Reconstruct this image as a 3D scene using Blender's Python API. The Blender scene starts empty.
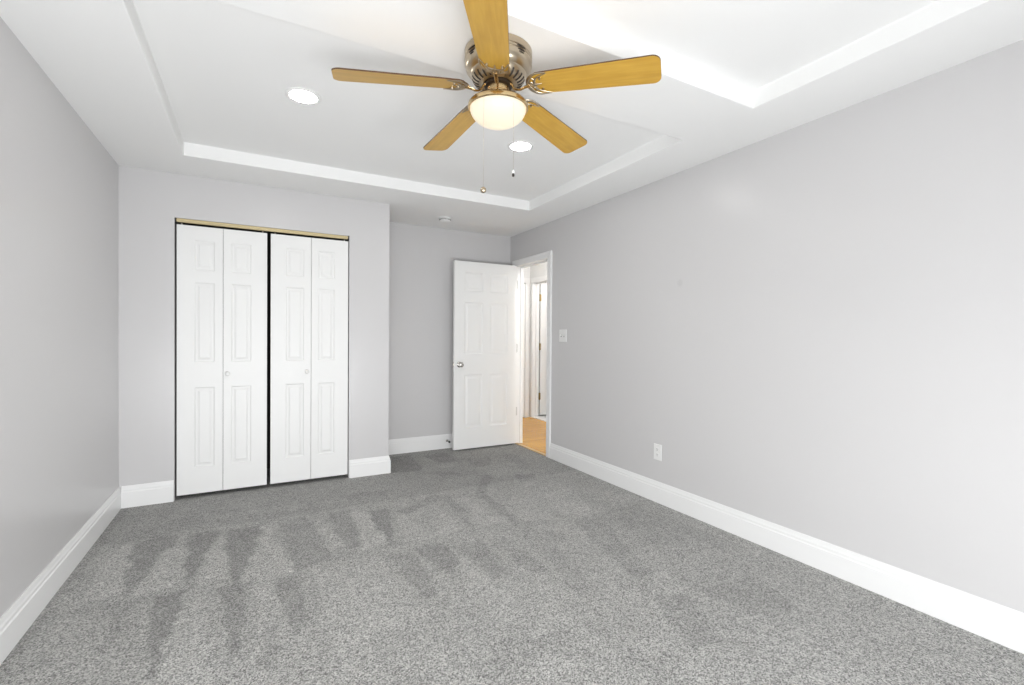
import bpy, bmesh, math
import numpy as np
from mathutils import Vector, Matrix
C = bpy.context.scene.collection
SC = bpy.context.scene
PI = math.pi

# ------------------------------------------------------------------ camera
cam_d = bpy.data.cameras.new('camera')
cam = bpy.data.objects.new('camera', cam_d)
C.objects.link(cam)
cam_d.sensor_width = 36.0
cam_d.sensor_fit = 'HORIZONTAL'
cam_d.lens = 468.6625 / 1024 * 36.0
cam_d.clip_start = 0.02
_r = Vector((0.87609775, -0.48208121, 0.00710261))
_u = Vector((-0.0015749, 0.01187006, 0.99992831))
_f = Vector((0.48213095, 0.87604612, -0.0096401))
M4 = Matrix.Identity(4)
for i in range(3):
    M4[i][0] = _r[i]; M4[i][1] = _u[i]; M4[i][2] = -_f[i]
M4.translation = Vector((0, 0, 1.2057))
cam.matrix_world = M4
SC.camera = cam

# ------------------------------------------------------------------ exposure, world and lights
SC.view_settings.view_transform = 'Standard'
SC.view_settings.look = 'None'
SC.view_settings.gamma = 1.0
SC.view_settings.use_curve_mapping = False
SC.view_settings.exposure = 0.13
world = bpy.data.worlds.new('daylight')
SC.world = world
world.use_nodes = True
world.node_tree.nodes['Background'].inputs[0].default_value = (0.80, 0.90, 1.0, 1)
world.node_tree.nodes['Background'].inputs[1].default_value = 0.6

def area_light(name, loc, direction, sx, sy, power, color=(1, 1, 1), spread=180):
    d = bpy.data.lights.new(name, 'AREA')
    d.shape = 'RECTANGLE'; d.size = sx; d.size_y = sy
    d.energy = power; d.color = color; d.spread = math.radians(spread)
    o = bpy.data.objects.new(name, d); C.objects.link(o)
    o.location = loc
    o.rotation_euler = Vector(direction).to_track_quat('-Z', 'Y').to_euler()
    return o

def point_light(name, loc, power, radius, color=(1, 1, 1)):
    d = bpy.data.lights.new(name, 'POINT')
    d.energy = power; d.shadow_soft_size = radius; d.color = color
    o = bpy.data.objects.new(name, d); C.objects.link(o); o.location = loc
    return o

# unseen low fill lights, added behind the camera as daylight to lift the ceiling
area_light('low_fill_light', (-0.07, -0.80, 0.48), (0, 1, 0), 1.20, 0.80, 88, (0.975, 0.988, 1.0))
area_light('low_fill_light', (1.38, -0.80, 0.48), (0, 1, 0), 0.76, 0.80, 26, (0.975, 0.988, 1.0))
# the hall's ceiling lamp, then two unseen fill lights added to brighten the hall
point_light('hall_lamp_and_fill', (2.95, 2.90, 2.40), 38, 0.035, (1.0, 0.98, 0.95))
point_light('hall_lamp_and_fill', (3.15, 5.20, 2.38), 9, 0.08, (1.0, 0.98, 0.96))  # unseen fill, added to lift the hall's end wall
point_light('far_room_fill', (4.5, 5.2, 2.2), 17, 0.12, (1.0, 0.98, 0.96))


# room dimensions (metres): x across, y away from the camera, z up
XL, XR = -0.8245, 2.6193
YB, YC, YF = -0.70, 4.168, 4.8111
H, TD = 2.3814, 0.0869          # soffit height, depth of the ceiling trays
XN = 1.0478                     # outside corner of the closet bump
TX0, TX1 = -0.4042, 2.2197
TY1, TY0, SY1, SY0 = 3.7216, 1.9561, 1.5105, -0.255
WT = 0.085                      # right wall thickness
DY0, DY1, DH = 4.0, 4.665, 2.02  # bedroom doorway

# ------------------------------------------------------------------ materials
def mat(name, color, rough=0.5, metal=0.0, spec=0.5, **kw):
    m = bpy.data.materials.new(name); m.use_nodes = True
    b = m.node_tree.nodes['Principled BSDF']
    b.inputs['Base Color'].default_value = (*color, 1)
    b.inputs['Roughness'].default_value = rough
    b.inputs['Metallic'].default_value = metal
    b.inputs['Specular IOR Level'].default_value = spec
    for k, v in kw.items():
        b.inputs[k.replace('_', ' ')].default_value = v
    return m

def nodes(m):
    return m.node_tree.nodes, m.node_tree.links, m.node_tree.nodes['Principled BSDF']

def add_bump(m, scale, strength, dist=0.002, detail=3.0):
    n, l, b = nodes(m)
    tc = n.new('ShaderNodeTexCoord')
    t = n.new('ShaderNodeTexNoise'); t.inputs['Scale'].default_value = scale; t.inputs['Detail'].default_value = detail
    bp = n.new('ShaderNodeBump'); bp.inputs['Strength'].default_value = strength; bp.inputs['Distance'].default_value = dist
    l.new(tc.outputs['Object'], t.inputs['Vector']); l.new(t.outputs['Fac'], bp.inputs['Height'])
    l.new(bp.outputs['Normal'], b.inputs['Normal'])
    return m

WALL = add_bump(mat('grey_wall_paint', (0.640, 0.631, 0.633), 0.29, spec=0.45), 60, 0.06)
CEIL = add_bump(mat('white_ceiling_paint', (0.90, 0.90, 0.893), 0.75, spec=0.2), 80, 0.04)
TRIM = mat('white_gloss_trim', (0.87, 0.87, 0.865), 0.32)
DOOR = mat('white_door_paint', (0.88, 0.88, 0.87), 0.38)
BIFOLD = mat('white_bifold_paint', (0.85, 0.85, 0.84), 0.42)
PLASTIC = mat('white_plastic', (0.84, 0.84, 0.83), 0.35)
DARK = mat('dark_recess', (0.02, 0.02, 0.02), 0.6)
SLOT = mat('dark_vent_slot', (0.03, 0.022, 0.016), 0.6)
NICKEL = mat('satin_nickel', (0.55, 0.53, 0.50), 0.25, 1.0)
HINGE = mat('painted_hinge', (0.62, 0.62, 0.60), 0.4, 0.3)
BRASS = mat('old_brass', (0.34, 0.25, 0.10), 0.4, 1.0)
FANMETAL = mat('antique_brass_fan_metal', (0.52, 0.44, 0.33), 0.28, 1.0)
FANBRASS = mat('polished_fan_brass', (0.62, 0.46, 0.25), 0.18, 1.0)
TRACK = mat('pale_gold_track', (0.60, 0.50, 0.29), 0.45, 0.3)
RUBBER = mat('black_rubber', (0.012, 0.012, 0.012), 0.6)
EDGE = mat('dark_brown_edge', (0.09, 0.04, 0.014), 0.45)
TILE = mat('white_floor_tile', (0.8, 0.8, 0.78), 0.3)

# a small grey scuff left on the right-hand wall
def wall_with_scuff():
    m = WALL.copy(); m.name = 'grey_wall_paint_scuffed'
    n, l, b = nodes(m)
    g = n.new('ShaderNodeNewGeometry')
    d = n.new('ShaderNodeVectorMath'); d.operation = 'DISTANCE'; d.inputs[1].default_value = (XR, 2.319, 1.60)
    l.new(g.outputs['Position'], d.inputs[0])
    mr = n.new('ShaderNodeMapRange'); mr.inputs['From Min'].default_value = 0.012; mr.inputs['From Max'].default_value = 0.035
    mr.interpolation_type = 'SMOOTHSTEP'
    mr.inputs['To Min'].default_value = 0.93; mr.inputs['To Max'].default_value = 1.0
    l.new(d.outputs['Value'], mr.inputs['Value'])
    mx = n.new('ShaderNodeMix'); mx.data_type = 'RGBA'; mx.blend_type = 'MULTIPLY'; mx.inputs['Factor'].default_value = 1
    mx.inputs[6].default_value = b.inputs['Base Color'].default_value
    l.new(mr.outputs['Result'], mx.inputs[7]); l.new(mx.outputs[2], b.inputs['Base Color'])
    return m
WALL_R = wall_with_scuff()

def emitter(name, color, strength, base=(0.9, 0.9, 0.88)):
    m = mat(name, base, 0.3)
    b = m.node_tree.nodes['Principled BSDF']
    b.inputs['Emission Color'].default_value = (*color, 1)
    b.inputs['Emission Strength'].default_value = strength
    return m
OPAL = emitter('lit_opal_glass', (1.0, 0.84, 0.58), 0.58, (0.45, 0.42, 0.37))
CANLENS = emitter('lit_white_lens', (1.0, 0.98, 0.95), 85.0)

def oak_blade():
    m = mat('golden_oak_veneer', (0.5, 0.3, 0.07), 0.33, spec=0.5)
    n, l, b = nodes(m)
    tc = n.new('ShaderNodeTexCoord')
    mp = n.new('ShaderNodeMapping'); mp.inputs['Scale'].default_value = (2.2, 26, 26)
    l.new(tc.outputs['Object'], mp.inputs['Vector'])
    t = n.new('ShaderNodeTexNoise'); t.inputs['Scale'].default_value = 2.2; t.inputs['Detail'].default_value = 7; t.inputs['Distortion'].default_value = 0.8
    l.new(mp.outputs['Vector'], t.inputs['Vector'])
    mp2 = n.new('ShaderNodeMapping'); mp2.inputs['Scale'].default_value = (5, 9, 9)
    l.new(tc.outputs['Object'], mp2.inputs['Vector'])
    t2 = n.new('ShaderNodeTexNoise'); t2.inputs['Scale'].default_value = 1.3; t2.inputs['Detail'].default_value = 2
    l.new(mp2.outputs['Vector'], t2.inputs['Vector'])
    ad = n.new('ShaderNodeMix'); ad.data_type = 'FLOAT'; ad.inputs['Factor'].default_value = 0.4
    l.new(t.outputs['Fac'], ad.inputs[2]); l.new(t2.outputs['Fac'], ad.inputs[3])
    cr = n.new('ShaderNodeValToRGB')
    e = cr.color_ramp.elements
    e[0].position = 0.30; e[0].color = (0.46, 0.255, 0.034, 1)
    e[1].position = 0.70; e[1].color = (0.60, 0.36, 0.062, 1)
    x = cr.color_ramp.elements.new(0.5); x.color = (0.53, 0.305, 0.046, 1)
    l.new(ad.outputs[0], cr.inputs['Fac']); l.new(cr.outputs['Color'], b.inputs['Base Color'])
    return m
OAK = oak_blade()

def oak_floor():
    m = mat('oak_strip_floor', (0.5, 0.3, 0.1), 0.25, spec=0.35)
    n, l, b = nodes(m)
    g = n.new('ShaderNodeNewGeometry')
    br = n.new('ShaderNodeTexBrick')
    br.inputs['Scale'].default_value = 1.0; br.inputs['Brick Width'].default_value = 0.9; br.inputs['Row Height'].default_value = 0.057
    br.inputs['Mortar Size'].default_value = 0.0014; br.inputs['Bias'].default_value = 0.0
    br.inputs['Color1'].default_value = (0.82, 0.44, 0.075, 1); br.inputs['Color2'].default_value = (0.68, 0.34, 0.05, 1)
    br.inputs['Mortar'].default_value = (0.20, 0.10, 0.03, 1)
    l.new(g.outputs['Position'], br.inputs['Vector'])
    mp = n.new('ShaderNodeMapping'); mp.inputs['Scale'].default_value = (3, 60, 1)
    l.new(g.outputs['Position'], mp.inputs['Vector'])
    t = n.new('ShaderNodeTexNoise'); t.inputs['Scale'].default_value = 2; t.inputs['Detail'].default_value = 5
    l.new(mp.outputs['Vector'], t.inputs['Vector'])
    cr = n.new('ShaderNodeValToRGB'); e = cr.color_ramp.elements
    e[0].position = 0.3; e[0].color = (0.78, 0.74, 0.68, 1); e[1].position = 0.7; e[1].color = (1.1, 1.1, 1.1, 1)
    l.new(t.outputs['Fac'], cr.inputs['Fac'])
    mx = n.new('ShaderNodeMix'); mx.data_type = 'RGBA'; mx.blend_type = 'MULTIPLY'; mx.inputs['Factor'].default_value = 1
    l.new(br.outputs['Color'], mx.inputs[6]); l.new(cr.outputs['Color'], mx.inputs[7]); l.new(mx.outputs[2], b.inputs['Base Color'])
    return m
OAKFLOOR = oak_floor()

def carpet():
    m = mat('grey_flecked_carpet', (0.25, 0.25, 0.24), 0.95, spec=0.1)
    n, l, b = nodes(m)
    b.inputs['Sheen Weight'].default_value = 0.25; b.inputs['Sheen Roughness'].default_value = 0.6
    g = n.new('ShaderNodeNewGeometry')
    v = n.new('ShaderNodeTexVoronoi'); v.feature = 'F1'; v.inputs['Scale'].default_value = 235; v.inputs['Randomness'].default_value = 1
    l.new(g.outputs['Position'], v.inputs['Vector'])
    sep = n.new('ShaderNodeSeparateColor'); l.new(v.outputs['Color'], sep.inputs['Color'])
    cr = n.new('ShaderNodeValToRGB'); e = cr.color_ramp.elements
    e[0].position = 0.0; e[0].color = (0.10, 0.098, 0.092, 1)
    e[1].position = 1.0; e[1].color = (0.62, 0.616, 0.588, 1)
    for pos, c in ((0.18, 0.18), (0.4, 0.325), (0.72, 0.45)):
        x = cr.color_ramp.elements.new(pos); x.color = (c, c * 0.99, c * 0.945, 1)
    l.new(sep.outputs['Red'], cr.inputs['Fac'])
    # broader mottling of the pile
    t = n.new('ShaderNodeTexNoise'); t.inputs['Scale'].default_value = 38; t.inputs['Detail'].default_value = 4; t.inputs['Roughness'].default_value = 0.7
    l.new(g.outputs['Position'], t.inputs['Vector'])
    mr = n.new('ShaderNodeMapRange'); mr.inputs['From Min'].default_value = 0.3; mr.inputs['From Max'].default_value = 0.7
    mr.inputs['To Min'].default_value = 0.86; mr.inputs['To Max'].default_value = 1.14
    l.new(t.outputs['Fac'], mr.inputs['Value'])
    at = n.new('ShaderNodeAttribute'); at.attribute_name = 'nap_and_shade'     # vacuum lay of the pile, plus shade painted in the far strip
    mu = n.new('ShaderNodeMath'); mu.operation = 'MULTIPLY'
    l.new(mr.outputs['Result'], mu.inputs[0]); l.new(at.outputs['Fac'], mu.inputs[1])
    mx = n.new('ShaderNodeMix'); mx.data_type = 'RGBA'; mx.blend_type = 'MULTIPLY'; mx.inputs['Factor'].default_value = 1
    l.new(cr.outputs['Color'], mx.inputs[6]); l.new(mu.outputs[0], mx.inputs[7])
    l.new(mx.outputs[2], b.inputs['Base Color'])
    bp = n.new('ShaderNodeBump'); bp.inputs['Strength'].default_value = 0.55; bp.inputs['Distance'].default_value = 0.004
    l.new(v.outputs['Distance'], bp.inputs['Height']); bp.invert = True
    l.new(bp.outputs['Normal'], b.inputs['Normal'])
    return m
CARPET = carpet()

def glass_pane():
    m = bpy.data.materials.new('window_glass'); m.use_nodes = True
    n, l = m.node_tree.nodes, m.node_tree.links
    n.remove(n['Principled BSDF'])
    tr = n.new('ShaderNodeBsdfTransparent'); gl = n.new('ShaderNodeBsdfGlossy'); gl.inputs['Roughness'].default_value = 0.02
    mx = n.new('ShaderNodeMixShader'); mx.inputs[0].default_value = 0.06
    l.new(tr.outputs[0], mx.inputs[1]); l.new(gl.outputs[0], mx.inputs[2])
    l.new(mx.outputs[0], n['Material Output'].inputs['Surface'])
    return m
GLASS = glass_pane()

# ------------------------------------------------------------------ mesh helpers
def obj(name, bm, m, parent=None, smooth=None, loc=None):
    me = bpy.data.meshes.new(name)
    bmesh.ops.recalc_face_normals(bm, faces=bm.faces[:])
    if smooth is not None:
        for f in bm.faces: f.smooth = True
        bm.edges.ensure_lookup_table()
        for e in bm.edges:
            if len(e.link_faces) == 2 and e.calc_face_angle(0) > math.radians(smooth): e.smooth = False
    bm.to_mesh(me); bm.free()
    for q in (m if isinstance(m, (list, tuple)) else [m]): me.materials.append(q)
    o = bpy.data.objects.new(name, me); C.objects.link(o)
    if parent is not None: o.parent = parent
    if loc is not None: o.location = loc
    return o

def tag(o, label, cat, group=None, kind=None):
    o['label'] = label; o['category'] = cat
    if group: o['group'] = group
    if kind: o['kind'] = kind
    return o

def empty(name, loc, rz=0.0):
    o = bpy.data.objects.new(name, None); C.objects.link(o)
    o.location = loc; o.rotation_euler = (0, 0, rz); o.empty_display_size = 0.1
    return o

def box(bm, x0, x1, y0, y1, z0, z1, mi=0):
    vs = [bm.verts.new((x, y, z)) for z in (z0, z1) for x, y in ((x0, y0), (x1, y0), (x1, y1), (x0, y1))]
    fs = []
    for q in ((3, 2, 1, 0), (4, 5, 6, 7), (0, 1, 5, 4), (1, 2, 6, 5), (2, 3, 7, 6), (3, 0, 4, 7)):
        f = bm.faces.new([vs[i] for i in q]); f.material_index = mi; fs.append(f)
    return vs, fs

def bevel_all(bm, w, seg=2):
    bmesh.ops.bevel(bm, geom=bm.edges[:] + bm.verts[:], offset=w, segments=seg, affect='EDGES', profile=0.5)

def lathe(bm, prof, seg=48, mat4=None, mi=0, cap0=True, cap1=True):
    """prof: list of (r, z); revolved about z; mat4 moves the result."""
    rings = []
    for r, z in prof:
        if r < 1e-6:
            rings.append([bm.verts.new((0, 0, z))])
        else:
            rings.append([bm.verts.new((r * math.cos(2 * PI * k / seg), r * math.sin(2 * PI * k / seg), z)) for k in range(seg)])
    for a, b in zip(rings, rings[1:]):
        for k in range(seg):
            k2 = (k + 1) % seg
            if len(a) == 1 and len(b) == 1: continue
            if len(a) == 1: f = bm.faces.new((a[0], b[k], b[k2]))
            elif len(b) == 1: f = bm.faces.new((a[k], b[0], a[k2]))
            else: f = bm.faces.new((a[k], b[k], b[k2], a[k2]))
            f.material_index = mi
    if cap0 and len(rings[0]) > 1: bm.faces.new(rings[0]).material_index = mi
    if cap1 and len(rings[-1]) > 1: bm.faces.new(rings[-1]).material_index = mi
    if mat4 is not None:
        bmesh.ops.transform(bm, matrix=mat4, verts=[v for r in rings for v in r])

def tube(bm, pts, radii, seg=8, flat=1.0, mi=0):
    """tube through pts; flat < 1 squashes the section along the second axis."""
    pts = [Vector(p) for p in pts]
    if not isinstance(radii, (list, tuple)): radii = [radii] * len(pts)
    rings = []; up = Vector((0, 0, 1))
    for i, p in enumerate(pts):
        t = (pts[min(i + 1, len(pts) - 1)] - pts[max(i - 1, 0)]).normalized()
        a = t.cross(up)
        if a.length < 1e-4: a = t.cross(Vector((0, 1, 0)))
        a.normalize(); b = a.cross(t).normalized()
        rings.append([bm.verts.new(p + a * radii[i] * math.cos(2 * PI * k / seg) + b * radii[i] * flat * math.sin(2 * PI * k / seg)) for k in range(seg)])
    for r0, r1 in zip(rings, rings[1:]):
        for k in range(seg):
            f = bm.faces.new((r0[k], r0[(k + 1) % seg], r1[(k + 1) % seg], r1[k])); f.material_index = mi
    bm.faces.new(rings[0]).material_index = mi; bm.faces.new(rings[-1]).material_index = mi

def spline(pts, n=6):
    """Catmull-Rom through pts."""
    P = [Vector(p) for p in pts]; P = [2 * P[0] - P[1]] + P + [2 * P[-1] - P[-2]]
    out = []
    for i in range(1, len(P) - 2):
        for k in range(n):
            t = k / n; a, b, c, d = P[i - 1], P[i], P[i + 1], P[i + 2]
            out.append(0.5 * ((2 * b) + (c - a) * t + (2 * a - 5 * b + 4 * c - d) * t * t + (3 * b - a - 3 * c + d) * t ** 3))
    out.append(P[-2])
    return out

def sweep(bm, path, prof):
    """extrude a profile of (offset from the wall, z) along a floor path of (x, y); the room is on the path's left; mitred."""
    P = [Vector((x, y)) for x, y in path]; rings = []
    for i, p in enumerate(P):
        d0 = (P[i] - P[i - 1]).normalized() if i else None
        d1 = (P[i + 1] - P[i]).normalized() if i < len(P) - 1 else None
        n0 = Vector((-d0.y, d0.x)) if d0 else None
        n1 = Vector((-d1.y, d1.x)) if d1 else None
        if n0 is None: m = n1
        elif n1 is None: m = n0
        else:
            m = (n0 + n1).normalized(); m = m / m.dot(n0)
        rings.append([bm.verts.new((p.x + m.x * o, p.y + m.y * o, z)) for o, z in prof])
    k = len(prof)
    for a, b in zip(rings, rings[1:]):
        for j in range(k):
            bm.faces.new((a[j], a[(j + 1) % k], b[(j + 1) % k], b[j]))
    bm.faces.new(rings[0]); bm.faces.new(rings[-1])

def panel_slab(bm, w, h, t, panels, both=True, depth=0.007, ins=(0.010, 0.028, 0.042), rise=0.0045):
    """a moulded door slab: x 0..w, y 0..t (front at y = 0 facing -y), z 0..h; panels are (x0, x1, z0, z1)."""
    xs = sorted({0.0, w} | {p[0] for p in panels} | {p[1] for p in panels})
    zs = sorted({0.0, h} | {p[2] for p in panels} | {p[3] for p in panels})
    cache = {}
    def V(x, y, z):
        k = (round(x, 5), round(y, 5), round(z, 5))
        if k not in cache: cache[k] = bm.verts.new((x, y, z))
        return cache[k]
    def inside(x0, x1, z0, z1):
        xm, zm = (x0 + x1) / 2, (z0 + z1) / 2
        return any(p[0] < xm < p[1] and p[2] < zm < p[3] for p in panels)
    for side in (0, 1):
        def Y(d): return d if side == 0 else t - d
        for x0, x1 in zip(xs, xs[1:]):
            for z0, z1 in zip(zs, zs[1:]):
                if side == 0 or both:
                    if inside(x0, x1, z0, z1): continue
                bm.faces.new((V(x0, Y(0), z0), V(x1, Y(0), z0), V(x1, Y(0), z1), V(x0, Y(0), z1)))
        if side == 1 and not both: continue
        for (a, b, c, d) in panels:
            gx = [x for x in xs if a <= x <= b]; gz = [z for z in zs if c <= z <= d]
            rings = []
            for k, (o, dp) in enumerate(((0, 0), (ins[0], depth), (ins[1], depth), (ins[2], depth - rise))):
                rings.append((a + o, b - o, c + o, d - o, Y(dp)))
            loop0 = [(x, c) for x in gx] + [(b, z) for z in gz[1:]] + [(x, d) for x in reversed(gx[:-1])] + [(a, z) for z in reversed(gz[1:-1])]
            def pt(r, q):
                a2, b2, c2, d2, y = rings[r]
                fx = (q[0] - a) / (b - a); fz = (q[1] - c) / (d - c)
                return V(a2 + fx * (b2 - a2), y, c2 + fz * (d2 - c2))
            m = len(loop0)
            for r in range(3):
                for i in range(m):
                    q, s = loop0[i], loop0[(i + 1) % m]
                    bm.faces.new((pt(r, q), pt(r, s), pt(r + 1, s), pt(r + 1, q)))
            bm.faces.new([pt(3, q) for q in loop0])
    for x in (0.0, w):
        for z0, z1 in zip(zs, zs[1:]):
            bm.faces.new((V(x, 0, z0), V(x, t, z0), V(x, t, z1), V(x, 0, z1)))
    for z in (0.0, h):
        for x0, x1 in zip(xs, xs[1:]):
            bm.faces.new((V(x0, 0, z), V(x1, 0, z), V(x1, t, z), V(x0, t, z)))

# where the vacuum laid the pile over, as (strength, outline on the floor in metres)
NAPK = 0.29
NAP = [(0.4,[(0.86,3.3),(0.97,2.7),(0.78,2.7)]),
(0.4,[(1.12,3.22),(1.19,2.72),(1,2.7)]),
(0.35,[(1.4,3.28),(1.45,2.72),(1.25,2.7)]),
(0.3,[(1.72,3.2),(1.8,2.6),(1.56,2.6)]),
(0.3,[(1.98,3.3),(2,2.62),(1.85,2.62)]),
(0.3,[(2.35,3.05),(2.6,2.6),(2.3,2.6)]),
(0.35,[(-0.42,2.6),(-0.2,2.6),(-0.12,1.9),(-0.28,1.8)]),
(0.35,[(0.02,2.6),(0.09,2.6),(0.11,2.1),(0,1.75)]),
(0.35,[(0.25,2.6),(0.6,2.55),(0.68,1.95),(0.28,1.9)]),
(0.25,[(1,2.5),(1.06,2),(0.98,1.7),(0.85,1.9)]),
(0.25,[(1.25,2.5),(1.32,1.75),(1.18,1.7)]),
(-0.35,[(0.3,1.58),(0.55,1.58),(0.5,1.2),(0.4,1.05)]),
(-0.35,[(0.7,1.58),(0.86,1.57),(0.8,1.1),(0.7,1.2)]),
(-0.3,[(1.2,1.57),(1.45,1.56),(1.35,1.05),(1.25,1.1)]),
(-0.35,[(-0.2,1.6),(0.05,1.6),(0,1.25),(-0.1,1.2)]),
(-0.35,[(2.28,2.4),(2.45,2.38),(2.5,1.7),(2.35,1.72)]),
(0.35,[(1.45,4.62),(1.52,4.62),(1.72,4.28),(1.55,4.22)]),
(-0.5,[(1.85,4.3),(2.1,4.25),(1.95,3.95),(1.8,4.05)]),
(0.4,[(1.3,4.2),(1.7,4.15),(1.75,4.08),(1.25,4.1)]),
(-0.45,[(1.35,3.95),(1.6,3.75),(1.65,3.82),(1.4,4.02)]),
(0.35,[(1.8,3.95),(2.2,4),(2.15,3.7),(1.85,3.6)]),
(-0.4,[(2.25,4.3),(2.4,4.2),(2.3,3.8),(2.2,3.9)]),
(-0.4,[(0.55,3.75),(0.95,3.7),(0.9,3.6),(0.6,3.64)]),
(0.3,[(-0.3,3.75),(0.3,3.68),(0.25,3.58),(-0.25,3.64)]),
(-0.9,[(-0.61,3.41),(-0.49,3.46),(-0.38,3.44),(-0.52,2.72),(-0.54,2.75)]),
(-1,[(-0.34,3.43),(-0.18,3.41),(-0.27,2.71),(-0.29,2.73)]),
(-1,[(-0.15,3.4),(0.05,3.38),(-0.05,2.63),(-0.09,2.63)]),
(-0.65,[(0.12,3.35),(0.32,3.42),(0.37,2.69),(0.2,2.63),(0.16,2.92)]),
(-0.7,[(0.44,3.38),(0.59,3.4),(0.55,2.78),(0.47,2.76),(0.45,2.88)]),
(-1,[(0.69,3.32),(0.83,3.3),(0.71,2.69),(0.68,2.7)]),
(-0.6,[(0.88,3.23),(1.24,3.42),(1.25,3.31),(0.9,3.12)]),
(-0.55,[(1.25,3.36),(1.33,3.37),(1.21,2.64),(1.2,2.81)]),
(-0.65,[(1.5,3.28),(1.57,3.26),(1.52,2.43),(1.47,2.53)]),
(-0.8,[(1.75,3.73),(1.83,3.68),(1.57,3.27),(1.51,3.3)]),
(-0.9,[(1.19,4.69),(1.41,4.69),(1.34,4.1),(1.07,4.16)]),
(-0.7,[(1.5,4.58),(1.77,4.67),(1.76,4.23),(1.57,4.26)]),
(-0.9,[(2.01,3.59),(2.18,3.55),(2.11,3.39),(1.98,3.46)]),
(-1,[(-0.41,2.68),(-0.28,2.67),(-0.3,2.22),(-0.31,2),(-0.34,2.17)]),
(-0.8,[(-0.16,2.63),(-0.02,2.62),(-0.04,2.16),(-0.06,1.94),(-0.08,2.1),(-0.11,2.39)]),
(-0.7,[(0.09,2.61),(0.2,2.59),(0.2,2.12),(0.14,2.07),(0.12,2.29)]),
(-0.5,[(-0.53,2.66),(-0.49,2.67),(-0.46,2.3),(-0.48,2.31)]),
(-0.5,[(0.04,2.16),(0.1,2.2),(0.07,1.87),(0.02,1.9)]),
(-0.6,[(0.65,2.56),(0.78,2.57),(0.76,2.05),(0.7,2.08)]),
(-0.7,[(0.8,2.61),(0.97,2.62),(0.98,2.33),(0.87,2.21)]),
(-0.6,[(1.02,2.5),(1.2,2.54),(1.16,2.12),(1.07,2.07)]),
(-0.5,[(1.22,2.53),(1.36,2.48),(1.34,2.02),(1.25,2.03)]),
(-0.5,[(1.48,2.48),(1.67,2.43),(1.65,2.27),(1.58,2.3)]),
(-0.4,[(2.02,2.54),(2.46,2.54),(2.24,1.88),(2.09,1.92)]),
(-0.5,[(1.83,2.49),(2.07,2.52),(1.79,1.72),(1.69,1.78)]),
(-0.4,[(1.47,2.69),(1.6,2.65),(1.45,1.75),(1.34,1.75)]),
(-0.6,[(1.64,1.59),(1.79,1.57),(1.66,1.21),(1.5,1.25)]),
(-0.5,[(1.87,1.53),(2.24,1.5),(2.16,1.23),(1.96,1.23)]),
(-0.4,[(0.86,1.64),(1.12,1.61),(1.19,1.46),(1.12,1.4),(0.82,1.56)]),
(0.5,[(1.76,1.61),(1.87,1.57),(1.77,1.55),(1.7,1.57)]),
(0.5,[(0.99,1.65),(1.1,1.62),(1.01,1.58),(0.97,1.6)]),
(0.35,[(2.3,3.09),(2,3.08),(1.96,2.57),(2.05,2.56)]),
(-0.7,[(2.01,3.55),(2.17,3.54),(2.1,3.38),(1.96,3.38)]),
(0.5,[(-0.67,3.44),(-0.61,3.41),(-0.54,2.75),(-0.69,2.79)]),
(0.55,[(-0.36,3.44),(-0.29,2.74),(-0.51,2.73)]),
(0.5,[(-0.18,3.39),(-0.09,2.64),(-0.25,2.7)]),
(0.55,[(0.06,3.37),(0.19,2.63),(-0.05,2.62)]),
(0.55,[(0.6,3.39),(0.68,3.29),(0.7,2.73),(0.54,2.72)]),
(0.35,[(0.35,3.31),(0.4,3.29),(0.46,2.87),(0.39,2.82)]),
(0.3,[(0.72,2.69),(0.8,2.67),(0.76,2.58),(0.68,2.6)])]
DROOPDEG, ZROOTV = 4.1, 2.237

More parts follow.
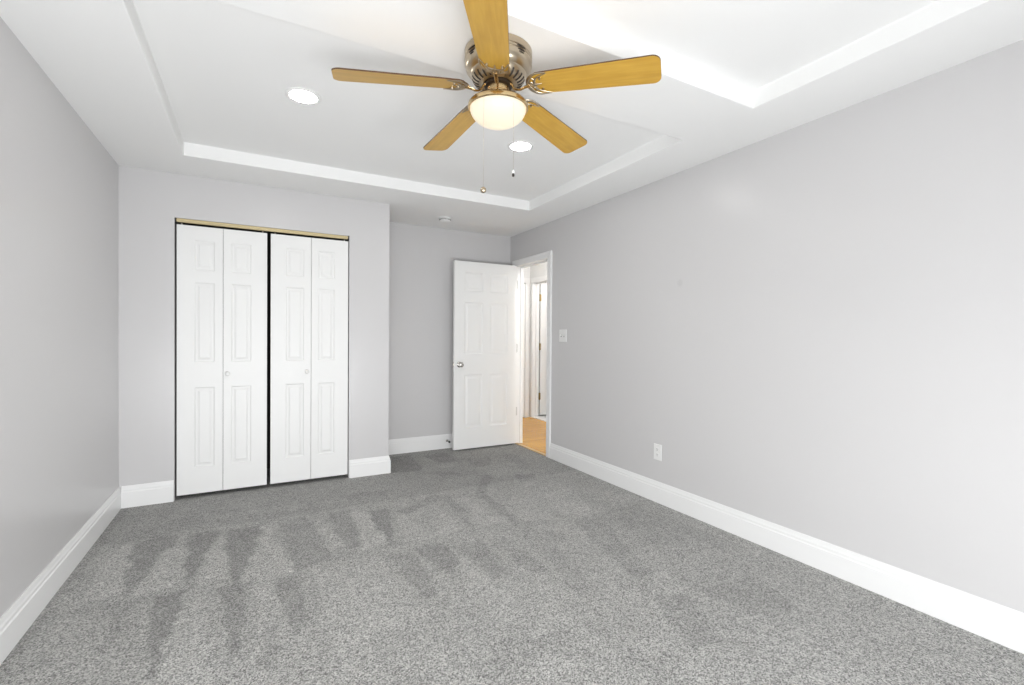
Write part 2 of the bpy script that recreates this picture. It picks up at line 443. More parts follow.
# ------------------------------------------------------------------ the setting
def make_floor():
    s = 0.0125
    nx = int(round((XR - XL) / s)); ny = int(round((YF - YB) / s))
    xs = np.linspace(XL, XR, nx + 1); ys = np.linspace(YB, YF, ny + 1)
    X, Y = np.meshgrid(xs, ys)
    rng = np.random.default_rng(4)
    def soft(shape, k):            # smooth random field, k passes of blurring
        a = rng.standard_normal(shape)
        for _ in range(k):
            a = (a + np.roll(a, 1, 0) + np.roll(a, -1, 0) + np.roll(a, 1, 1) + np.roll(a, -1, 1)) / 5
        return a / a.std()
    wx = soft(X.shape, 14) * 0.008 + soft(X.shape, 1) * 0.0035
    wy = soft(X.shape, 14) * 0.008 + soft(X.shape, 1) * 0.0035
    PX, PY = X + wx, Y + wy
    nap_and_shade = np.ones_like(X)
    for val, poly in NAP:
        ins = np.zeros(X.shape, bool); n = len(poly)
        for i in range(n):
            x0, y0 = poly[i]; x1, y1 = poly[(i + 1) % n]
            if y0 == y1: continue
            c = ((y0 > PY) != (y1 > PY)) & (PX < (x1 - x0) * (PY - y0) / (y1 - y0) + x0)
            ins ^= c
        nap_and_shade[ins] = 1 + NAPK * val
    # the seams where two rows of vacuum strokes meet
    row = np.abs(PY - 2.68) < 0.016
    nap_and_shade[row & (PX < 1.0)] *= 0.93
    nap_and_shade[(np.abs(PY - 1.585 + 0.02 * (PX - 1.2)) < 0.014) & (PX > 0.4)] *= 0.94
    nap_and_shade[PY > 3.46] *= 0.85  # far strip darkened: vacuum lay, with shade painted into the colour

    nap_and_shade[(PX < XL + 0.06)] *= 0.82  # a darker strip along the left wall
    nap_and_shade += soft(X.shape, 30) * 0.022 + soft(X.shape, 4) * 0.02
    for _ in range(1):
        nap_and_shade = (nap_and_shade * 4 + np.roll(nap_and_shade, 1, 0) + np.roll(nap_and_shade, -1, 0) + np.roll(nap_and_shade, 1, 1) + np.roll(nap_and_shade, -1, 1)) / 8
    me = bpy.data.meshes.new('floor')
    co = np.zeros((X.size, 3), np.float32); co[:, 0] = X.ravel(); co[:, 1] = Y.ravel()
    w = nx + 1
    i, j = np.meshgrid(np.arange(nx), np.arange(ny)); a = (j * w + i).ravel()
    quads = np.stack([a, a + 1, a + 1 + w, a + w], 1)
    me.vertices.add(len(co)); me.vertices.foreach_set('co', co.ravel())
    me.loops.add(quads.size); me.loops.foreach_set('vertex_index', quads.ravel().astype(np.int32))
    me.polygons.add(len(quads)); me.polygons.foreach_set('loop_start', np.arange(0, quads.size, 4, dtype=np.int32))
    me.update(calc_edges=True)
    at = me.attributes.new('nap_and_shade', 'FLOAT', 'POINT'); at.data.foreach_set('value', nap_and_shade.ravel().astype(np.float32))
    me.materials.append(CARPET)
    o = bpy.data.objects.new('floor', me); C.objects.link(o)
    return tag(o, 'grey flecked wall-to-wall carpet with vacuum marks', 'floor', kind='structure')
make_floor()

def make_ceiling():
    bm = bmesh.new()
    xs = [XL - 0.1, TX0, TX1, XR + 0.115]; ys = [YB - 0.12, SY0, SY1, TY0, TY1, YF + 0.1]
    def high(i, j): return i == 1 and j in (1, 3)
    Z = {}
    for i in range(3):
        for j in range(5): Z[i, j] = H + TD if high(i, j) else H
    cache = {}
    def V(x, y, z):
        k = (round(x, 5), round(y, 5), round(z, 5))
        if k not in cache: cache[k] = bm.verts.new((x, y, z))
        return cache[k]
    for (i, j), z in Z.items():
        bm.faces.new((V(xs[i], ys[j], z), V(xs[i], ys[j + 1], z), V(xs[i + 1], ys[j + 1], z), V(xs[i + 1], ys[j], z)))
        for di, dj in ((1, 0), (0, 1)):
            k = (i + di, j + dj)
            if k in Z and Z[k] != z:
                if di: bm.faces.new((V(xs[i + 1], ys[j], H), V(xs[i + 1], ys[j + 1], H), V(xs[i + 1], ys[j + 1], H + TD), V(xs[i + 1], ys[j], H + TD)))
                else: bm.faces.new((V(xs[i], ys[j + 1], H), V(xs[i + 1], ys[j + 1], H), V(xs[i + 1], ys[j + 1], H + TD), V(xs[i], ys[j + 1], H + TD)))
    # the sides and the top of the slab
    T = H + 0.25
    for i in range(3):
        for y, j in ((ys[0], 0), (ys[5], 4)):
            bm.faces.new((V(xs[i], y, H), V(xs[i + 1], y, H), V(xs[i + 1], y, T), V(xs[i], y, T)))
        for j in range(5):
            bm.faces.new((V(xs[i], ys[j], T), V(xs[i + 1], ys[j], T), V(xs[i + 1], ys[j + 1], T), V(xs[i], ys[j + 1], T)))
    for j in range(5):
        for x in (xs[0], xs[3]):
            bm.faces.new((V(x, ys[j], H), V(x, ys[j + 1], H), V(x, ys[j + 1], T), V(x, ys[j], T)))
    o = obj('ceiling', bm, CEIL)
    bv = o.modifiers.new('edge', 'BEVEL'); bv.width = 0.004; bv.segments = 2; bv.limit_method = 'ANGLE'
    return tag(o, 'white ceiling with two recessed trays and a beam between them', 'ceiling', kind='structure')
make_ceiling()

def wall(name, boxes, label, m=WALL):
    bm = bmesh.new()
    for b in boxes: box(bm, *b)
    return tag(obj(name, bm, m), label, 'wall', kind='structure')

wall('wall_left', [(XL - 0.1, XL, YB - 0.12, YF + 0.1, 0, H)], 'plain grey wall to the left of the closet')
wall('wall_right', [(XR, XR + WT, YB - 0.12, DY0, 0, H), (XR, XR + WT, DY1, YF, 0, H), (XR, XR + WT, DY0, DY1, DH + 0.018, H)],
     'long grey wall with the doorway, the light switch and the outlet', WALL_R)
wall('wall_far', [(XL, XR + WT, YF, YF + 0.1, 0, H)], 'darker grey wall of the nook behind the open door')
CL, CR, CB = -0.5072, 0.7088, 2.0629      # closet opening
wall('wall_closet', [(XL, CL, YC, YC + 0.1, 0, H), (CR, XN, YC, YC + 0.1, 0, H), (CL, CR, YC, YC + 0.1, CB, H),
                     (XN - 0.1, XN, YC + 0.1, YF, 0, H)], 'grey wall around the white closet doors')
wall('wall_closet_shade', [(XL, XN - 0.1, YF - 0.012, YF, 0, H), (XL, XL + 0.012, YC + 0.1, YF - 0.012, 0, H), (XN - 0.112, XN - 0.1, YC + 0.1, YF - 0.012, 0, H)], 'added dark lining standing in for shade inside the closet', mat('painted_closet_shade', (0.05, 0.048, 0.046), 0.8))  # near-black lining added; its colour stands in for the closet's shade
# the wall behind the camera, with two glass doors added for the fill lights
WZ0, WZ1 = 0.04, 2.06
GL, GR = (-0.72, 0.58), (0.95, 1.81)
wall('wall_rear', [(XL, XR, YB - 0.12, YB, 0, WZ0), (XL, XR, YB - 0.12, YB, WZ1, H), (XL, GL[0], YB - 0.12, YB, WZ0, WZ1),
                   (GL[1], GR[0], YB - 0.12, YB, WZ0, WZ1), (GR[1], XR, YB - 0.12, YB, WZ0, WZ1)], 'grey wall with two added glass doors facing the closet')
def make_added_window(name, x0, x1, label):
    bm = bmesh.new()
    y0, y1 = YB - 0.075, YB - 0.03
    for b in ((x0, x0 + 0.045, y0, y1, WZ0, WZ1), (x1 - 0.045, x1, y0, y1, WZ0, WZ1), (x0 + 0.045, x1 - 0.045, y0, y1, WZ0, WZ0 + 0.05),
              (x0 + 0.045, x1 - 0.045, y0, y1, WZ1 - 0.045, WZ1)): box(bm, *b)
    w = tag(obj(name, bm, TRIM), label, 'added window', kind='structure')
    g = bmesh.new(); box(g, x0 + 0.045, x1 - 0.045, YB - 0.055, YB - 0.051, WZ0 + 0.05, WZ1 - 0.045)
    obj('window_glass', g, GLASS, w)
make_added_window('added_window_1', *GL, 'unseen glass door added for the fill light, nearer the left wall')
make_added_window('added_window_2', *GR, 'unseen glass door added for the fill light, nearer the right wall')

# baseboards
BP = [(0.0, 0.0), (0.0165, 0.0), (0.0165, 0.108), (0.0125, 0.114), (0.0125, 0.126), (0.009, 0.134), (0.0065, 0.146), (0.0045, 0.1524), (0.0, 0.1524)]
def baseboard(name, path, label):
    bm = bmesh.new(); sweep(bm, path, BP)
    return tag(obj(name, bm, TRIM), label, 'baseboard', kind='structure')
E_ = 0.0002
baseboard('baseboard_left', [(XL, YC - 0.0), (XL, YB)], 'white baseboard along the left wall')
baseboard('baseboard_right', [(XR, YB), (XR, DY0 - 0.066)], 'white baseboard along the right wall below the outlet')
baseboard('baseboard_closet_left', [(CL - 0.004, YC), (XL + 0.0165, YC)], 'short white baseboard left of the closet doors')
baseboard('baseboard_closet_right', [(XN, YF - 0.0165), (XN, YC), (CR + 0.004, YC)], 'short white baseboard wrapping the corner right of the closet doors')
baseboard('baseboard_far', [(XR - 0.02, YF), (XN, YF)], 'white baseboard of the nook behind the open door')

# bedroom doorway: casing and jamb lining
def make_casing(name, x, sgn, y0, y1, zt, w, lining, label, far=True, wt=WT):
    """door trim on a wall face at x whose room is towards sgn; lining = (x from, x to)"""
    bm = bmesh.new()
    def bar(ya, yb, za, zb):
        xa, xb = sorted((x, x + sgn * 0.015)); box(bm, xa, xb, ya, yb, za, zb)
    def bead(ya, yb, za, zb):
        xa, xb = sorted((x + sgn * 0.015, x + sgn * 0.020)); box(bm, xa, xb, ya, yb, za, zb)
    bar(y0 - w, y0, 0, zt); bead(y0 - w, y0 - w + 0.018, 0, zt + w)
    if far: bar(y1, y1 + w, 0, zt); bead(y1 + w - 0.018, y1 + w, 0, zt + w)
    bar(y0 - w, y1 + w, zt, zt + w); bead(y0 - w + 0.018, y1 + w - 0.018, zt + w - 0.018, zt + w)
    a, b = lining
    box(bm, a, b, y0 - 0.001, y0 + 0.006, 0, zt + 0.006); box(bm, a, b, y1 - 0.006, y1 + 0.001, 0, zt + 0.006); box(bm, a, b, y0 + 0.006, y1 - 0.006, zt - 0.001, zt + 0.018)
    # door stop
    box(bm, a + 0.05, a + 0.085, y0 + 0.006, y0 + 0.017, 0, zt); box(bm, a + 0.05, a + 0.085, y1 - 0.017, y1 - 0.006, 0, zt); box(bm, a + 0.05, a + 0.085, y0 + 0.017, y1 - 0.017, zt - 0.012, zt - 0.001)
    return tag(obj(name, bm, TRIM), label, 'door trim', kind='structure')
make_casing('trim_1', XR, -1, DY0, DY1, DH, 0.066, (XR, XR + WT), 'white casing around the bedroom doorway')

# ------------------------------------------------------------------ hall beyond the doorway
HX0, HX1, HY0, HY1, HZ = XR + WT, 3.70, 2.6, 6.165, 2.44
def ffloor(name, b, m, label):
    bm = bmesh.new(); box(bm, *b); return tag(obj(name, bm, m), label, 'floor', kind='structure')
ffloor('floor_hall', (XR + 0.03, HX1 + 0.03, HY0, HY1, -0.05, 0.0), OAKFLOOR, 'honey oak strip floor of the hall beyond the doorway')
ffloor('floor_far_room', (HX1 + 0.03, 5.3, 4.2, 6.165, -0.05, 0.001), TILE, 'white floor of the room across the hall')
bm = bmesh.new(); box(bm, XR - 0.012, XR + 0.030, DY0 + 0.006, DY1 - 0.006, 0.0, 0.008); bevel_all(bm, 0.003)
tag(obj('trim_3', bm, mat('oak_threshold', (0.60, 0.40, 0.17), 0.35)), 'narrow pale oak threshold strip between carpet and hall floor', 'threshold', kind='structure')
OY0, OY1, OZ = 5.30, 6.075, 2.04          # doorway across the hall
HW = mat('white_hall_paint', (0.80, 0.80, 0.79), 0.5)
wall('wall_hall_across', [(HX1, HX1 + 0.11, HY0, OY0, 0, HZ), (HX1, HX1 + 0.11, OY1, HY1, 0, HZ), (HX1, HX1 + 0.11, OY0, OY1, OZ + 0.018, HZ)],
     'pale hall wall across from the bedroom doorway', HW)
wall('wall_hall_end', [(HX0, 5.3, HY1, HY1 + 0.1, 0, HZ)], 'pale end wall of the hall', HW)
wall('wall_hall_near', [(HX0, HX1, HY0 - 0.1, HY0, 0, HZ)], 'pale wall closing the near end of the hall', HW)
wall('wall_hall_side', [(HX0 - 0.1, HX0, YF + 0.1, HY1, 0, HZ)], 'pale hall wall beyond the bedroom', HW)
wall('wall_far_room', [(5.2, 5.3, 4.2, HY1, 0, HZ), (HX1 + 0.11, 5.2, 4.1, 4.2, 0, HZ)], 'pale walls of the room across the hall', HW)
bm = bmesh.new(); box(bm, HX0, 5.3, HY0 - 0.1, HY1 + 0.1, HZ, HZ + 0.1)
tag(obj('ceiling_hall', bm, CEIL), 'white hall ceiling beyond the doorway', 'ceiling', kind='structure')
make_casing('trim_2', HX1, -1, OY0, OY1, OZ, 0.075, (HX1, HX1 + 0.11), 'white casing around the doorway across the hall')
# bath-room style sill under the far leaf
bm = bmesh.new(); box(bm, HX1 - 0.012, HX1 + 0.11, OY0 + 0.006, OY1 - 0.006, 0.0, 0.014); bevel_all(bm, 0.004)
tag(obj('trim_4', bm, TRIM), 'white threshold under the open door across the hall', 'threshold', kind='structure')
# a closed white door at the hall's end
def slab_door(name, w, h, t, panels, loc, rz, label, m):
    e = tag(empty(name, loc, rz), label, 'door', kind='structure')
    bm = bmesh.new(); panel_slab(bm, w, h, t, panels)
    obj('door_leaf', bm, m, e)
    return e
def six_panels(w, h, st=0.115, mu=0.085):
    pw = (w - 2 * st - mu) / 2; out = []
    for x0 in (st, st + pw + mu):
        for z0, z1 in ((h - 1.78, h - 1.21), (h - 0.99, h - 0.435), (h - 0.32, h - 0.115)): out.append((x0, x0 + pw, z0, z1))
    return out
d = slab_door('door_5', 0.70, 2.02, 0.03, six_panels(0.70, 2.02), (2.90, HY1 - 0.032, 0.01), 0, 'closed white door at the end of the hall', DOOR)
bm = bmesh.new()
for b in ((2.83, 2.898, HY1 - 0.045, HY1 - 0.001, 0, 2.04), (3.602, 3.67, HY1 - 0.045, HY1 - 0.001, 0, 2.04), (2.83, 3.67, HY1 - 0.045, HY1 - 0.001, 2.04, 2.115)): box(bm, *b)
tag(obj('trim_5', bm, TRIM), 'white casing around the door at the end of the hall', 'door trim', kind='structure')

# ------------------------------------------------------------------ doors
def hinge(parent, x, y, z, m, name='hinge', r=0.006, hh=0.09, lw=0.03):
    bm = bmesh.new()
    lathe(bm, [(0, -hh / 2 - 0.006), (r * 0.7, -hh / 2 - 0.003), (r, -hh / 2), (r, hh / 2), (r * 0.7, hh / 2 + 0.003), (0, hh / 2 + 0.006)], 12)
    for s in (-1, 1): box(bm, *sorted((s * r * 0.6, s * lw)), r * 0.2, r * 0.55, -hh / 2, hh / 2)
    return obj(name, bm, m, parent, 30, loc=(x, y, z))

def door_knob(parent, x, z, y, s, m):
    """round knob standing out of the face at y towards s"""
    bm = bmesh.new()
    R = Matrix.Rotation(PI / 2 if s < 0 else -PI / 2, 4, 'X')
    lathe(bm, [(0, 0), (0.031, 0.0), (0.031, 0.004), (0.026, 0.009), (0.012, 0.011), (0.010, 0.030), (0.016, 0.036), (0.025, 0.043), (0.027, 0.052),
               (0.024, 0.061), (0.015, 0.066), (0, 0.067)], 32, R)
    return obj('door_knob', bm, m, parent, 40, loc=(x, y, z))

# bedroom door, open against the nook
DX0, DX1, DYF = 1.848, 2.601, 4.622
d = slab_door('door_1', DX1 - DX0, 2.005, 0.035, six_panels(DX1 - DX0, 2.005), (DX0, DYF, 0.015), 0,
              'white six-panel bedroom door standing open in front of the nook wall', DOOR)
door_knob(d, 0.062, 0.905, 0.0, -1, NICKEL); door_knob(d, 0.062, 0.905, 0.035, 1, NICKEL)
bm = bmesh.new(); box(bm, -0.0015, 0.004, 0.006, 0.029, 0.878, 0.935); box(bm, -0.008, 0.0, 0.011, 0.024, 0.898, 0.914)
obj('latch_plate', bm, NICKEL, d)
for z in (1.795, 1.078, 0.362): hinge(d, DX1 - DX0 + 0.004, 0.004, z, HINGE, lw=0.014)
# the door across the hall, swung away and showing three brass hinges
d = slab_door('door_4', 0.72, 2.00, 0.035, six_panels(0.72, 2.00), (HX1 + 0.142, OY1 + 0.005, 0.03), 0, 'white door with brass hinges standing open across the hall', DOOR)
for z in (1.795, 1.045, 0.285): hinge(d, -0.014, -0.004, z, BRASS, r=0.011, hh=0.10, lw=0.024)

# closet bifolds: each is two hinged leaves with three raised panels
def make_bifold(name, x0, x1, xf, mirror, label):
    e = tag(empty(name, (x0, YC + 0.012, 0.03)), label, 'closet door', kind='structure')
    hgt = 1.988
    for k, (a, b) in enumerate(((x0, xf - 0.0015), (xf + 0.0015, x1))):
        w = b - a
        inner, outer = 0.052, 0.108
        pl, pr = (outer, w - inner) if k == 0 else (inner, w - outer)
        pans = [(pl, pr, z0 - 0.03, z1 - 0.03) for z0, z1 in ((0.225, 0.822), (1.008, 1.602), (1.69, 1.914))]
        bm = bmesh.new(); panel_slab(bm, w, hgt, 0.030, pans, depth=0.006, ins=(0.008, 0.02, 0.034), rise=0.005)
        lf = obj('door_leaf', bm, BIFOLD, e, loc=(a - x0, 0, 0))
        if (k == 1) != mirror:
            bm = bmesh.new()
            lathe(bm, [(0, 0), (0.009, 0), (0.0075, 0.008), (0.010, 0.013), (0.0155, 0.018), (0.0165, 0.024), (0.013, 0.030), (0.006, 0.032), (0, 0.0325)], 24, Matrix.Rotation(PI / 2, 4, 'X'))
            kx = 0.028 if not mirror else w - 0.032
            obj('knob', bm, BIFOLD, lf, 40, loc=(kx, 0, 0.890))
    for k, px in enumerate((x0 + 0.03, x1 - 0.03)):      # pins into the track
        bm = bmesh.new(); lathe(bm, [(0.005, hgt - 0.001), (0.005, hgt + 0.020)], 12)
        obj('pivot_pin', bm, NICKEL, e, loc=(px - x0, 0.015, 0))
    return e
make_bifold('door_2', -0.4955, 0.0895, -0.2065, False, 'left pair of white bifold closet doors under the gold track')
make_bifold('door_3', 0.1150, 0.7020, 0.4120, True, 'right pair of white bifold closet doors next to the wall corner')

# gold track along the top of the closet opening
bm = bmesh.new()
box(bm, CL + 0.012, CR - 0.012, YC + 0.001, YC + 0.005, 2.036, 2.060)
box(bm, CL + 0.012, CR - 0.012, YC + 0.005, YC + 0.045, 2.056, 2.060)
box(bm, CL + 0.012, CR - 0.012, YC + 0.041, YC + 0.045, 2.040, 2.056)
box(bm, CL + 0.012, CR - 0.012, YC - 0.001, YC + 0.001, 2.046, 2.050)
e = tag(obj('closet_track', bm, TRACK), 'pale gold metal track across the top of the closet opening', 'track')
for x in (CL + 0.004, CR - 0.012):
    bm = bmesh.new(); box(bm, x, x + 0.008, YC + 0.002, YC + 0.045, 2.022, 2.0625)
    obj('end_bracket', bm, DARK, e)

# door stop on the nook baseboard
e = tag(empty('door_stop', (1.838, YF - 0.0165, 0.085)), 'spring door stop with black tip on the nook baseboard', 'door stop')
bm = bmesh.new(); R = Matrix.Rotation(PI / 2, 4, 'X')
lathe(bm, [(0, 0), (0.012, 0), (0.012, 0.004), (0.006, 0.007), (0.006, 0.012), (0, 0.012)], 20, R); obj('base', bm, NICKEL, e, 40)
bm = bmesh.new()
tube(bm, [(0.005 * math.cos(t * 0.7), -0.010 - t * 0.00072, 0.005 * math.sin(t * 0.7)) for t in range(84)], 0.0012, 6); obj('spring', bm, NICKEL, e, 60)
bm = bmesh.new(); lathe(bm, [(0, 0.066), (0.0085, 0.066), (0.0105, 0.072), (0.0105, 0.083), (0.006, 0.087), (0, 0.087)], 20, R); obj('tip', bm, RUBBER, e, 40)

# ------------------------------------------------------------------ small wall and ceiling fittings
def plate(bm, w, h, t):
    """cover plate standing on the right wall, local: x out of the wall (-), y along it, z up"""
    a = bmesh.new(); vs, fs = box(a, -t, 0, -w / 2, w / 2, -h / 2, h / 2)
    ed = [e for e in a.edges if all(v.co.x < -t + 1e-6 for v in e.verts)]
    bmesh.ops.bevel(a, geom=ed, offset=t * 0.55, segments=3, affect='EDGES', profile=0.5)
    me = bpy.data.meshes.new('tmp'); a.to_mesh(me); a.free(); bm.from_mesh(me); bpy.data.meshes.remove(me)
def screw(bm, y, z, x):
    lathe(bm, [(0, 0), (0.0034, 0), (0.0028, 0.0012), (0, 0.0014)], 12, Matrix.Translation((x, y, z)) @ Matrix.Rotation(-PI / 2, 4, 'Y'))

e = tag(empty('light_switch', (XR, 3.735, 1.231)), 'white double toggle light switch on the wall beside the doorway', 'light switch')
bm = bmesh.new(); plate(bm, 0.118, 0.118, 0.006); obj('cover_plate', bm, PLASTIC, e)
for y in (-0.023, 0.023):
    bm = bmesh.new(); box(bm, -0.0066, -0.0055, y - 0.0052, y + 0.0052, -0.012, 0.012, 1)
    vs, _ = box(bm, -0.017, -0.006, y - 0.004, y + 0.004, -0.004, 0.0085)
    for v in vs:
        if v.co.x < -0.01: v.co.z += 0.006
    obj('toggle', bm, [PLASTIC, DARK], e)
    for z in (-0.030, 0.030):
        bm = bmesh.new(); screw(bm, y, z, -0.006); obj('screw', bm, PLASTIC, e)

e = tag(empty('power_outlet', (XR, 2.508, 0.369)), 'white duplex power outlet low on the right wall', 'outlet')
bm = bmesh.new(); plate(bm, 0.073, 0.117, 0.006); obj('cover_plate', bm, PLASTIC, e)
for z in (-0.0195, 0.0195):
    bm = bmesh.new()
    vs = []
    pts = [(0.0165 * math.cos(a), max(-0.0135, min(0.0135, 0.0165 * math.sin(a)))) for a in [2 * PI * k / 28 for k in range(28)]]
    r0 = [bm.verts.new((-0.006, p, z + q)) for p, q in pts]; r1 = [bm.verts.new((-0.0078, p * 0.96, z + q * 0.96)) for p, q in pts]
    for k in range(28): bm.faces.new((r0[k], r0[(k + 1) % 28], r1[(k + 1) % 28], r1[k]))
    bm.faces.new(r1); bm.faces.new(r0)
    for y in (-0.0063, 0.0063): box(bm, -0.0082, -0.0079, y - 0.0012, y + 0.0012, z - 0.0005, z + 0.0075, 1)
    lathe(bm, [(0, 0), (0.0024, 0), (0.0024, 0.0004), (0, 0.0004)], 12, Matrix.Translation((-0.0079, 0, z - 0.0075)) @ Matrix.Rotation(-PI / 2, 4, 'Y'), 1)
    obj('socket', bm, [PLASTIC, DARK], e)
bm = bmesh.new(); screw(bm, 0, 0, -0.006); obj('screw', bm, PLASTIC, e)

e = tag(empty('smoke_detector', (1.644, 4.372, H)), 'round white smoke detector on the ceiling soffit above the nook', 'smoke detector')
bm = bmesh.new(); lathe(bm, [(0, 0), (0.062, 0), (0.064, -0.003), (0.064, -0.010), (0.060, -0.012), (0, -0.012)], 40); obj('base', bm, PLASTIC, e, 40)
bm = bmesh.new(); lathe(bm, [(0, -0.012), (0.055, -0.012), (0.055, -0.028), (0.051, -0.034), (0.043, -0.036), (0.040, -0.0345), (0.026, -0.0345), (0.023, -0.038), (0, -0.039)], 40)
obj('cover', bm, PLASTIC, e, 40)
bm = bmesh.new()
for k in range(24):
    a = 2 * PI * k / 24
    vs, _ = box(bm, 0.0535, 0.0558, -0.004, 0.004, -0.026, -0.016)
    bmesh.ops.rotate(bm, verts=vs, cent=(0, 0, 0), matrix=Matrix.Rotation(a, 3, 'Z'))
obj('vent', bm, SLOT, e)

def make_can(x, y, label):
    e = tag(empty('recessed_light', (x, y, H + TD)), label, 'recessed light')
    bm = bmesh.new(); lathe(bm, [(0.066, 0), (0.088, 0), (0.0885, -0.002), (0.085, -0.005), (0.074, -0.0065), (0.066, -0.004), (0.066, 0)], 48, cap0=False, cap1=False)
    obj('trim_ring', bm, PLASTIC, e, 40)
    bm = bmesh.new(); lathe(bm, [(0, -0.001), (0.0655, -0.001), (0.0655, -0.0038), (0.055, -0.0048), (0, -0.0052)], 48)
    obj('lens', bm, CANLENS, e, 40)
make_can(0.225, 2.70, 'lit round recessed light in the tray, left of the fan')
make_can(1.535, 2.69, 'lit round recessed light in the tray, seen below the fan')

# ------------------------------------------------------------------ ceiling fan
FX, FY = 0.8813, 1.735
fan = tag(empty('ceiling_fan', (FX, FY, H)), 'flush-mounted brass ceiling fan with five golden oak blades and lit bowl', 'ceiling fan')
def fz(z): return z - H        # world height to fan height
# motor housing
bm = bmesh.new()
lathe(bm, [(0, fz(H)), (0.134, fz(H)), (0.139, fz(2.378)), (0.139, fz(2.352)), (0.136, fz(2.350)), (0.139, fz(2.347)), (0.1385, fz(2.341)), (0.1355, fz(2.339)), (0.138, fz(2.336)),
           (0.138, fz(2.322)), (0.133, fz(2.306)), (0.124, fz(2.294)), (0.116, fz(2.288)), (0.115, fz(2.284)), (0.1125, fz(2.279)),
           (0.103, fz(2.2635)), (0.093, fz(2.2555)), (0.080, fz(2.2505)), (0.062, fz(2.249)), (0.058, fz(2.252)), (0.056, fz(2.262)), (0, fz(2.262))], 72)
mh = obj('motor_housing', bm, FANMETAL, fan, 35)
bm = bmesh.new()            # cooling slots around the lower rim
prof = [(0.1085, 2.2720), (0.103, 2.2628), (0.0935, 2.2553), (0.0800, 2.2499)]
for k in range(26):
    a = 2 * PI * k / 26
    ring = []
    for (r, z) in prof:
        hw = 0.0044 * (r / 0.11)
        ring.append([bm.verts.new((r * math.cos(a) - s * hw * math.sin(a), r * math.sin(a) + s * hw * math.cos(a), fz(z - 0.0012))) for s in (-1, 1)]
                    + [bm.verts.new((r * math.cos(a) - s * hw * math.sin(a), r * math.sin(a) + s * hw * math.cos(a), fz(z + 0.002))) for s in (1, -1)])
    for p, q in zip(ring, ring[1:]):
        for i in range(4): bm.faces.new((p[i], p[(i + 1) % 4], q[(i + 1) % 4], q[i]))
    bm.faces.new(ring[0]); bm.faces.new(ring[-1])
obj('vent_slots', bm, SLOT, mh)
for q in range(4):          # curved louvres on the upper band, in four clusters
    bm = bmesh.new()
    a0 = math.radians(284 + q * 90)
    for z, half, th in ((2.345, 0.17, 0.0032), (2.333, 0.13, 0.0026), (2.324, 0.09, 0.0022)):
        n = 8; rows = []
        for i in range(n + 1):
            a = a0 - half + 2 * half * i / n
            t = th * math.sqrt(max(0.05, 1 - (2 * i / n - 1) ** 2))
            rows.append([bm.verts.new((r * math.cos(a), r * math.sin(a), fz(z + dz))) for r, dz in ((0.134, -t), (0.1402, -t), (0.1402, t), (0.134, t))])
        for p, w in zip(rows, rows[1:]):
            for i in range(4): bm.faces.new((p[i], p[(i + 1) % 4], w[(i + 1) % 4], w[i]))
        bm.faces.new(rows[0]); bm.faces.new(rows[-1])
    obj('louvre', bm, SLOT, mh)
bm = bmesh.new(); lathe(bm, [(0, fz(2.262)), (0.058, fz(2.262)), (0.060, fz(2.256)), (0.057, fz(2.240)), (0.050, fz(2.236)), (0, fz(2.236))], 40)
obj('flywheel', bm, mat('dark_flywheel', (0.045, 0.03, 0.018), 0.4, 0.6), fan, 35)
bm = bmesh.new(); lathe(bm, [(0, fz(2.240)), (0.040, fz(2.240)), (0.046, fz(2.237)), (0.046, fz(2.222)), (0.0475, fz(2.220)), (0.0475, fz(2.216)), (0.046, fz(2.214)), (0.046, fz(2.190)), (0.042, fz(2.186)), (0, fz(2.186))], 48)
obj('switch_housing', bm, FANBRASS, fan, 35)
# light kit: brass pan with rolled rim and opal bowl
bm = bmesh.new()
lathe(bm, [(0, fz(2.192)), (0.050, fz(2.192)), (0.056, fz(2.191)), (0.078, fz(2.188)), (0.100, fz(2.182)), (0.115, fz(2.174)), (0.1225, fz(2.166)), (0.1255, fz(2.158)), (0.1245, fz(2.150)),
           (0.120, fz(2.146)), (0.117, fz(2.148)), (0.1165, fz(2.158)), (0.09, fz(2.172)), (0, fz(2.178))], 72)
lp = obj('light_pan', bm, FANBRASS, fan, 35)
bm = bmesh.new()
lathe(bm, [(0.1155, fz(2.156))] + [(0.1155 * math.cos(t), fz(2.150 - 0.070 * math.sin(t))) for t in [PI / 2 * k / 16 for k in range(16)]] + [(0, fz(2.080))], 64, cap0=True)
obj('glass_bowl', bm, OPAL, fan, 60)
# blades and their arms
BLW, RTW = 0.139, 0.112
def blade_outline():
    pts = []
    r0, r1 = 0.135, 0.6437; cr = 0.030
    def hw(r): return 0.5 * (RTW + (BLW - RTW) * min(1, (r - r0) / 0.48))
    for k in range(13):        # rounded root
        a = PI / 2 + PI * k / 12
        pts.append((r0 + 0.050 + 0.050 * math.cos(a), 0.5 * RTW * math.sin(a)))
    for r in (0.25, 0.35, 0.45, 0.55): pts.append((r, -hw(r)))
    for k in range(7):
        a = -PI / 2 + PI / 2 * k / 6; pts.append((r1 - cr + cr * math.cos(a), -BLW / 2 + cr + cr * math.sin(a)))
    for k in range(7):
        a = PI / 2 * k / 6; pts.append((r1 - cr + cr * math.cos(a), BLW / 2 - cr + cr * math.sin(a)))
    for r in (0.55, 0.45, 0.35, 0.25): pts.append((r, hw(r)))
    return pts
DROOP, PITCH, ZROOT = math.radians(DROOPDEG), math.radians(-11.4), ZROOTV
def blade_mesh():
    bm = bmesh.new(); o = blade_outline()
    b = [bm.verts.new((x, y, 0)) for x, y in o]; t = [bm.verts.new((x, y, 0.0055)) for x, y in o]
    fb = bm.faces.new(b[::-1]); ft = bm.faces.new(t); n = len(o)
    for k in range(n):
        f = bm.faces.new((b[k], b[(k + 1) % n], t[(k + 1) % n], t[k])); f.material_index = 1
    return bm
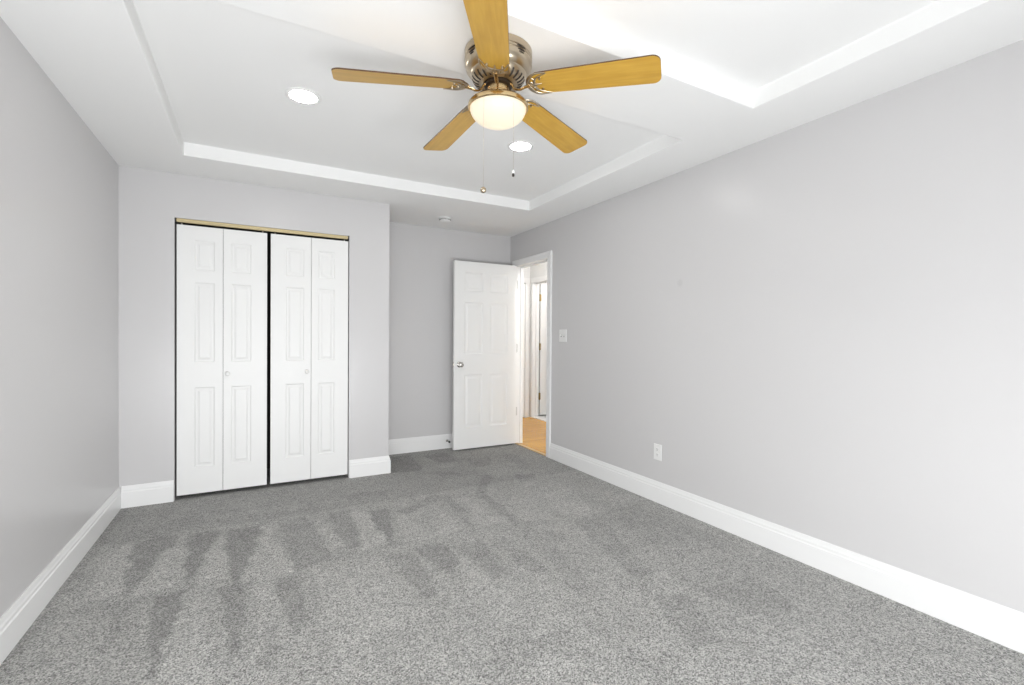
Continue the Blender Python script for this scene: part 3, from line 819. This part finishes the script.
def arm_mesh():
    """ornate bracket under the blade root: a crescent cup with scrolls, x outwards"""
    bm = bmesh.new()
    h = 0.5 * RTW; c = 0.185
    arc = [(c + 0.052 * math.cos(a) * 1.02, h * 1.02 * math.sin(a)) for a in [PI / 2 + PI * k / 24 for k in range(25)]]
    out = [(c + 0.030, h * 1.0)] + arc + [(c + 0.030, -h * 1.0)]
    n = len(out)
    tube(bm, [(x, y, -0.003) for x, y in out], [0.0025 + 0.0055 * max(0.0, math.sin(PI * i / (n - 1))) ** 0.7 for i in range(n)], 8, 0.55)
    inn = [(c + 0.034, h * 0.98)] + [(c + 0.004 + 0.030 * math.cos(a), h * 0.72 * math.sin(a)) for a in [PI * 0.6 + PI * 0.8 * k / 16 for k in range(17)]] + [(c + 0.034, -h * 0.98)]
    inn = spline([(x, y, -0.004) for x, y in inn], 2); n = len(inn)
    tube(bm, inn, [0.0022 + 0.003 * math.sin(PI * i / (n - 1)) for i in range(n)], 8, 0.6)
    for s in (-1, 1):         # scrolls joining both crescents
        tube(bm, spline([(c - 0.050, s * 0.004, -0.004), (c - 0.040, s * 0.016, -0.006), (c - 0.028, s * 0.012, -0.006), (c - 0.022, s * 0.026, -0.005), (c - 0.030, s * 0.034, -0.004)], 5), 0.0035, 8, 0.7)
    tube(bm, spline([(c - 0.052, 0, -0.004), (c - 0.034, 0, -0.006), (c - 0.012, 0, -0.004), (c + 0.004, 0, -0.001)], 5), [0.006, 0.0058, 0.0055, 0.0052, 0.005, 0.005, 0.005, 0.0048, 0.0045, 0.004, 0.0036, 0.0032, 0.0028, 0.0024, 0.002, 0.0015], 8, 0.6)
    for x, y in ((c - 0.018, 0.0), (c + 0.002, 0.03), (c + 0.002, -0.03)):
        lathe(bm, [(0, -0.008), (0.004, -0.0075), (0.005, -0.005), (0.005, 0.0), (0, 0.0)], 12, Matrix.Translation((x, y, 0)))
    return bm
def stem_mesh():
    """curved neck of the bracket in fan space (x outwards)"""
    bm = bmesh.new()
    zr = ZROOT - 0.002
    p = spline([(0.050, 0, fz(2.247)), (0.062, 0, fz(2.238)), (0.074, 0, fz(2.219)), (0.094, 0, fz(2.213)), (0.116, 0, fz(2.219)), (0.138, 0, fz(zr - 0.138 * math.tan(DROOP)) - 0.003)], 6)
    n = len(p)
    tube(bm, p, [0.011 - 0.0045 * math.sin(PI * i / (n - 1)) for i in range(n)], 10, 0.55)
    return bm
first = {}
for k in range(5):
    ang = math.radians(22.2 + 0.56 + 72 * k)
    MA = Matrix.Rotation(ang, 4, 'Z')
    MB = MA @ Matrix.Translation((0, 0, fz(ZROOT))) @ Matrix.Rotation(DROOP, 4, 'Y') @ Matrix.Rotation(PITCH, 4, 'X')
    if k == 0:
        first['blade'] = obj('blade', blade_mesh(), [OAK, EDGE], fan)
        first['blade_arm'] = obj('blade_arm', stem_mesh(), FANBRASS, fan, 50)
        first['blade_bracket'] = obj('blade_bracket', arm_mesh(), FANMETAL, first['blade_arm'], 50)
        bl, arm, br = first['blade'], first['blade_arm'], first['blade_bracket']
    else:
        bl, arm, br = (first[n].copy() for n in ('blade', 'blade_arm', 'blade_bracket'))
        for o in (bl, arm, br): C.objects.link(o)
        bl.parent = fan; arm.parent = fan; br.parent = arm
    bl.matrix_basis = MB; arm.matrix_basis = MA; br.matrix_basis = MA.inverted() @ MB
# pull chains with their fobs (hanging from the light pan's rim, nearer the camera)
def chain(x, y, z0, z1, fob):
    bm = bmesh.new()
    n = int((z0 - z1) / 0.0042)
    tube(bm, [(0, 0, z0), (0, 0, z1)], 0.0003, 5)
    for i in range(n):
        z = z0 - i * 0.0042
        lathe(bm, [(0, z + 0.001), (0.0009, z), (0, z - 0.001)], 6)
    c = obj('pull_chain', bm, FANMETAL, fan, 60, loc=(x, y, 0))
    bm = bmesh.new()
    if fob == 'disc':
        lathe(bm, [(0, 0.0115), (0.005, 0.011), (0.010, 0.007), (0.0118, 0), (0.010, -0.007), (0.005, -0.011), (0, -0.0115)], 20)
        obj('fob', bm, FANMETAL, c, 60, loc=(0, 0, z1 - 0.009))
    else:
        lathe(bm, [(0, 0.014), (0.003, 0.013), (0.0048, 0.008), (0.0048, 0.0), (0, 0.0)], 16); lathe(bm, [(0, 0), (0.0042, 0), (0.0052, -0.006), (0.004, -0.012), (0, -0.0135)], 16, mi=1)
        obj('fob', bm, [PLASTIC, SLOT], c, 60, loc=(0, 0, z1 - 0.012))
CH1 = (0.768 - FX, 1.632 - FY); CH2 = (0.894 - FX, 1.624 - FY)
chain(*CH1, fz(2.148), fz(1.780), 'disc')
chain(*CH2, fz(2.148), fz(1.866), 'bell')
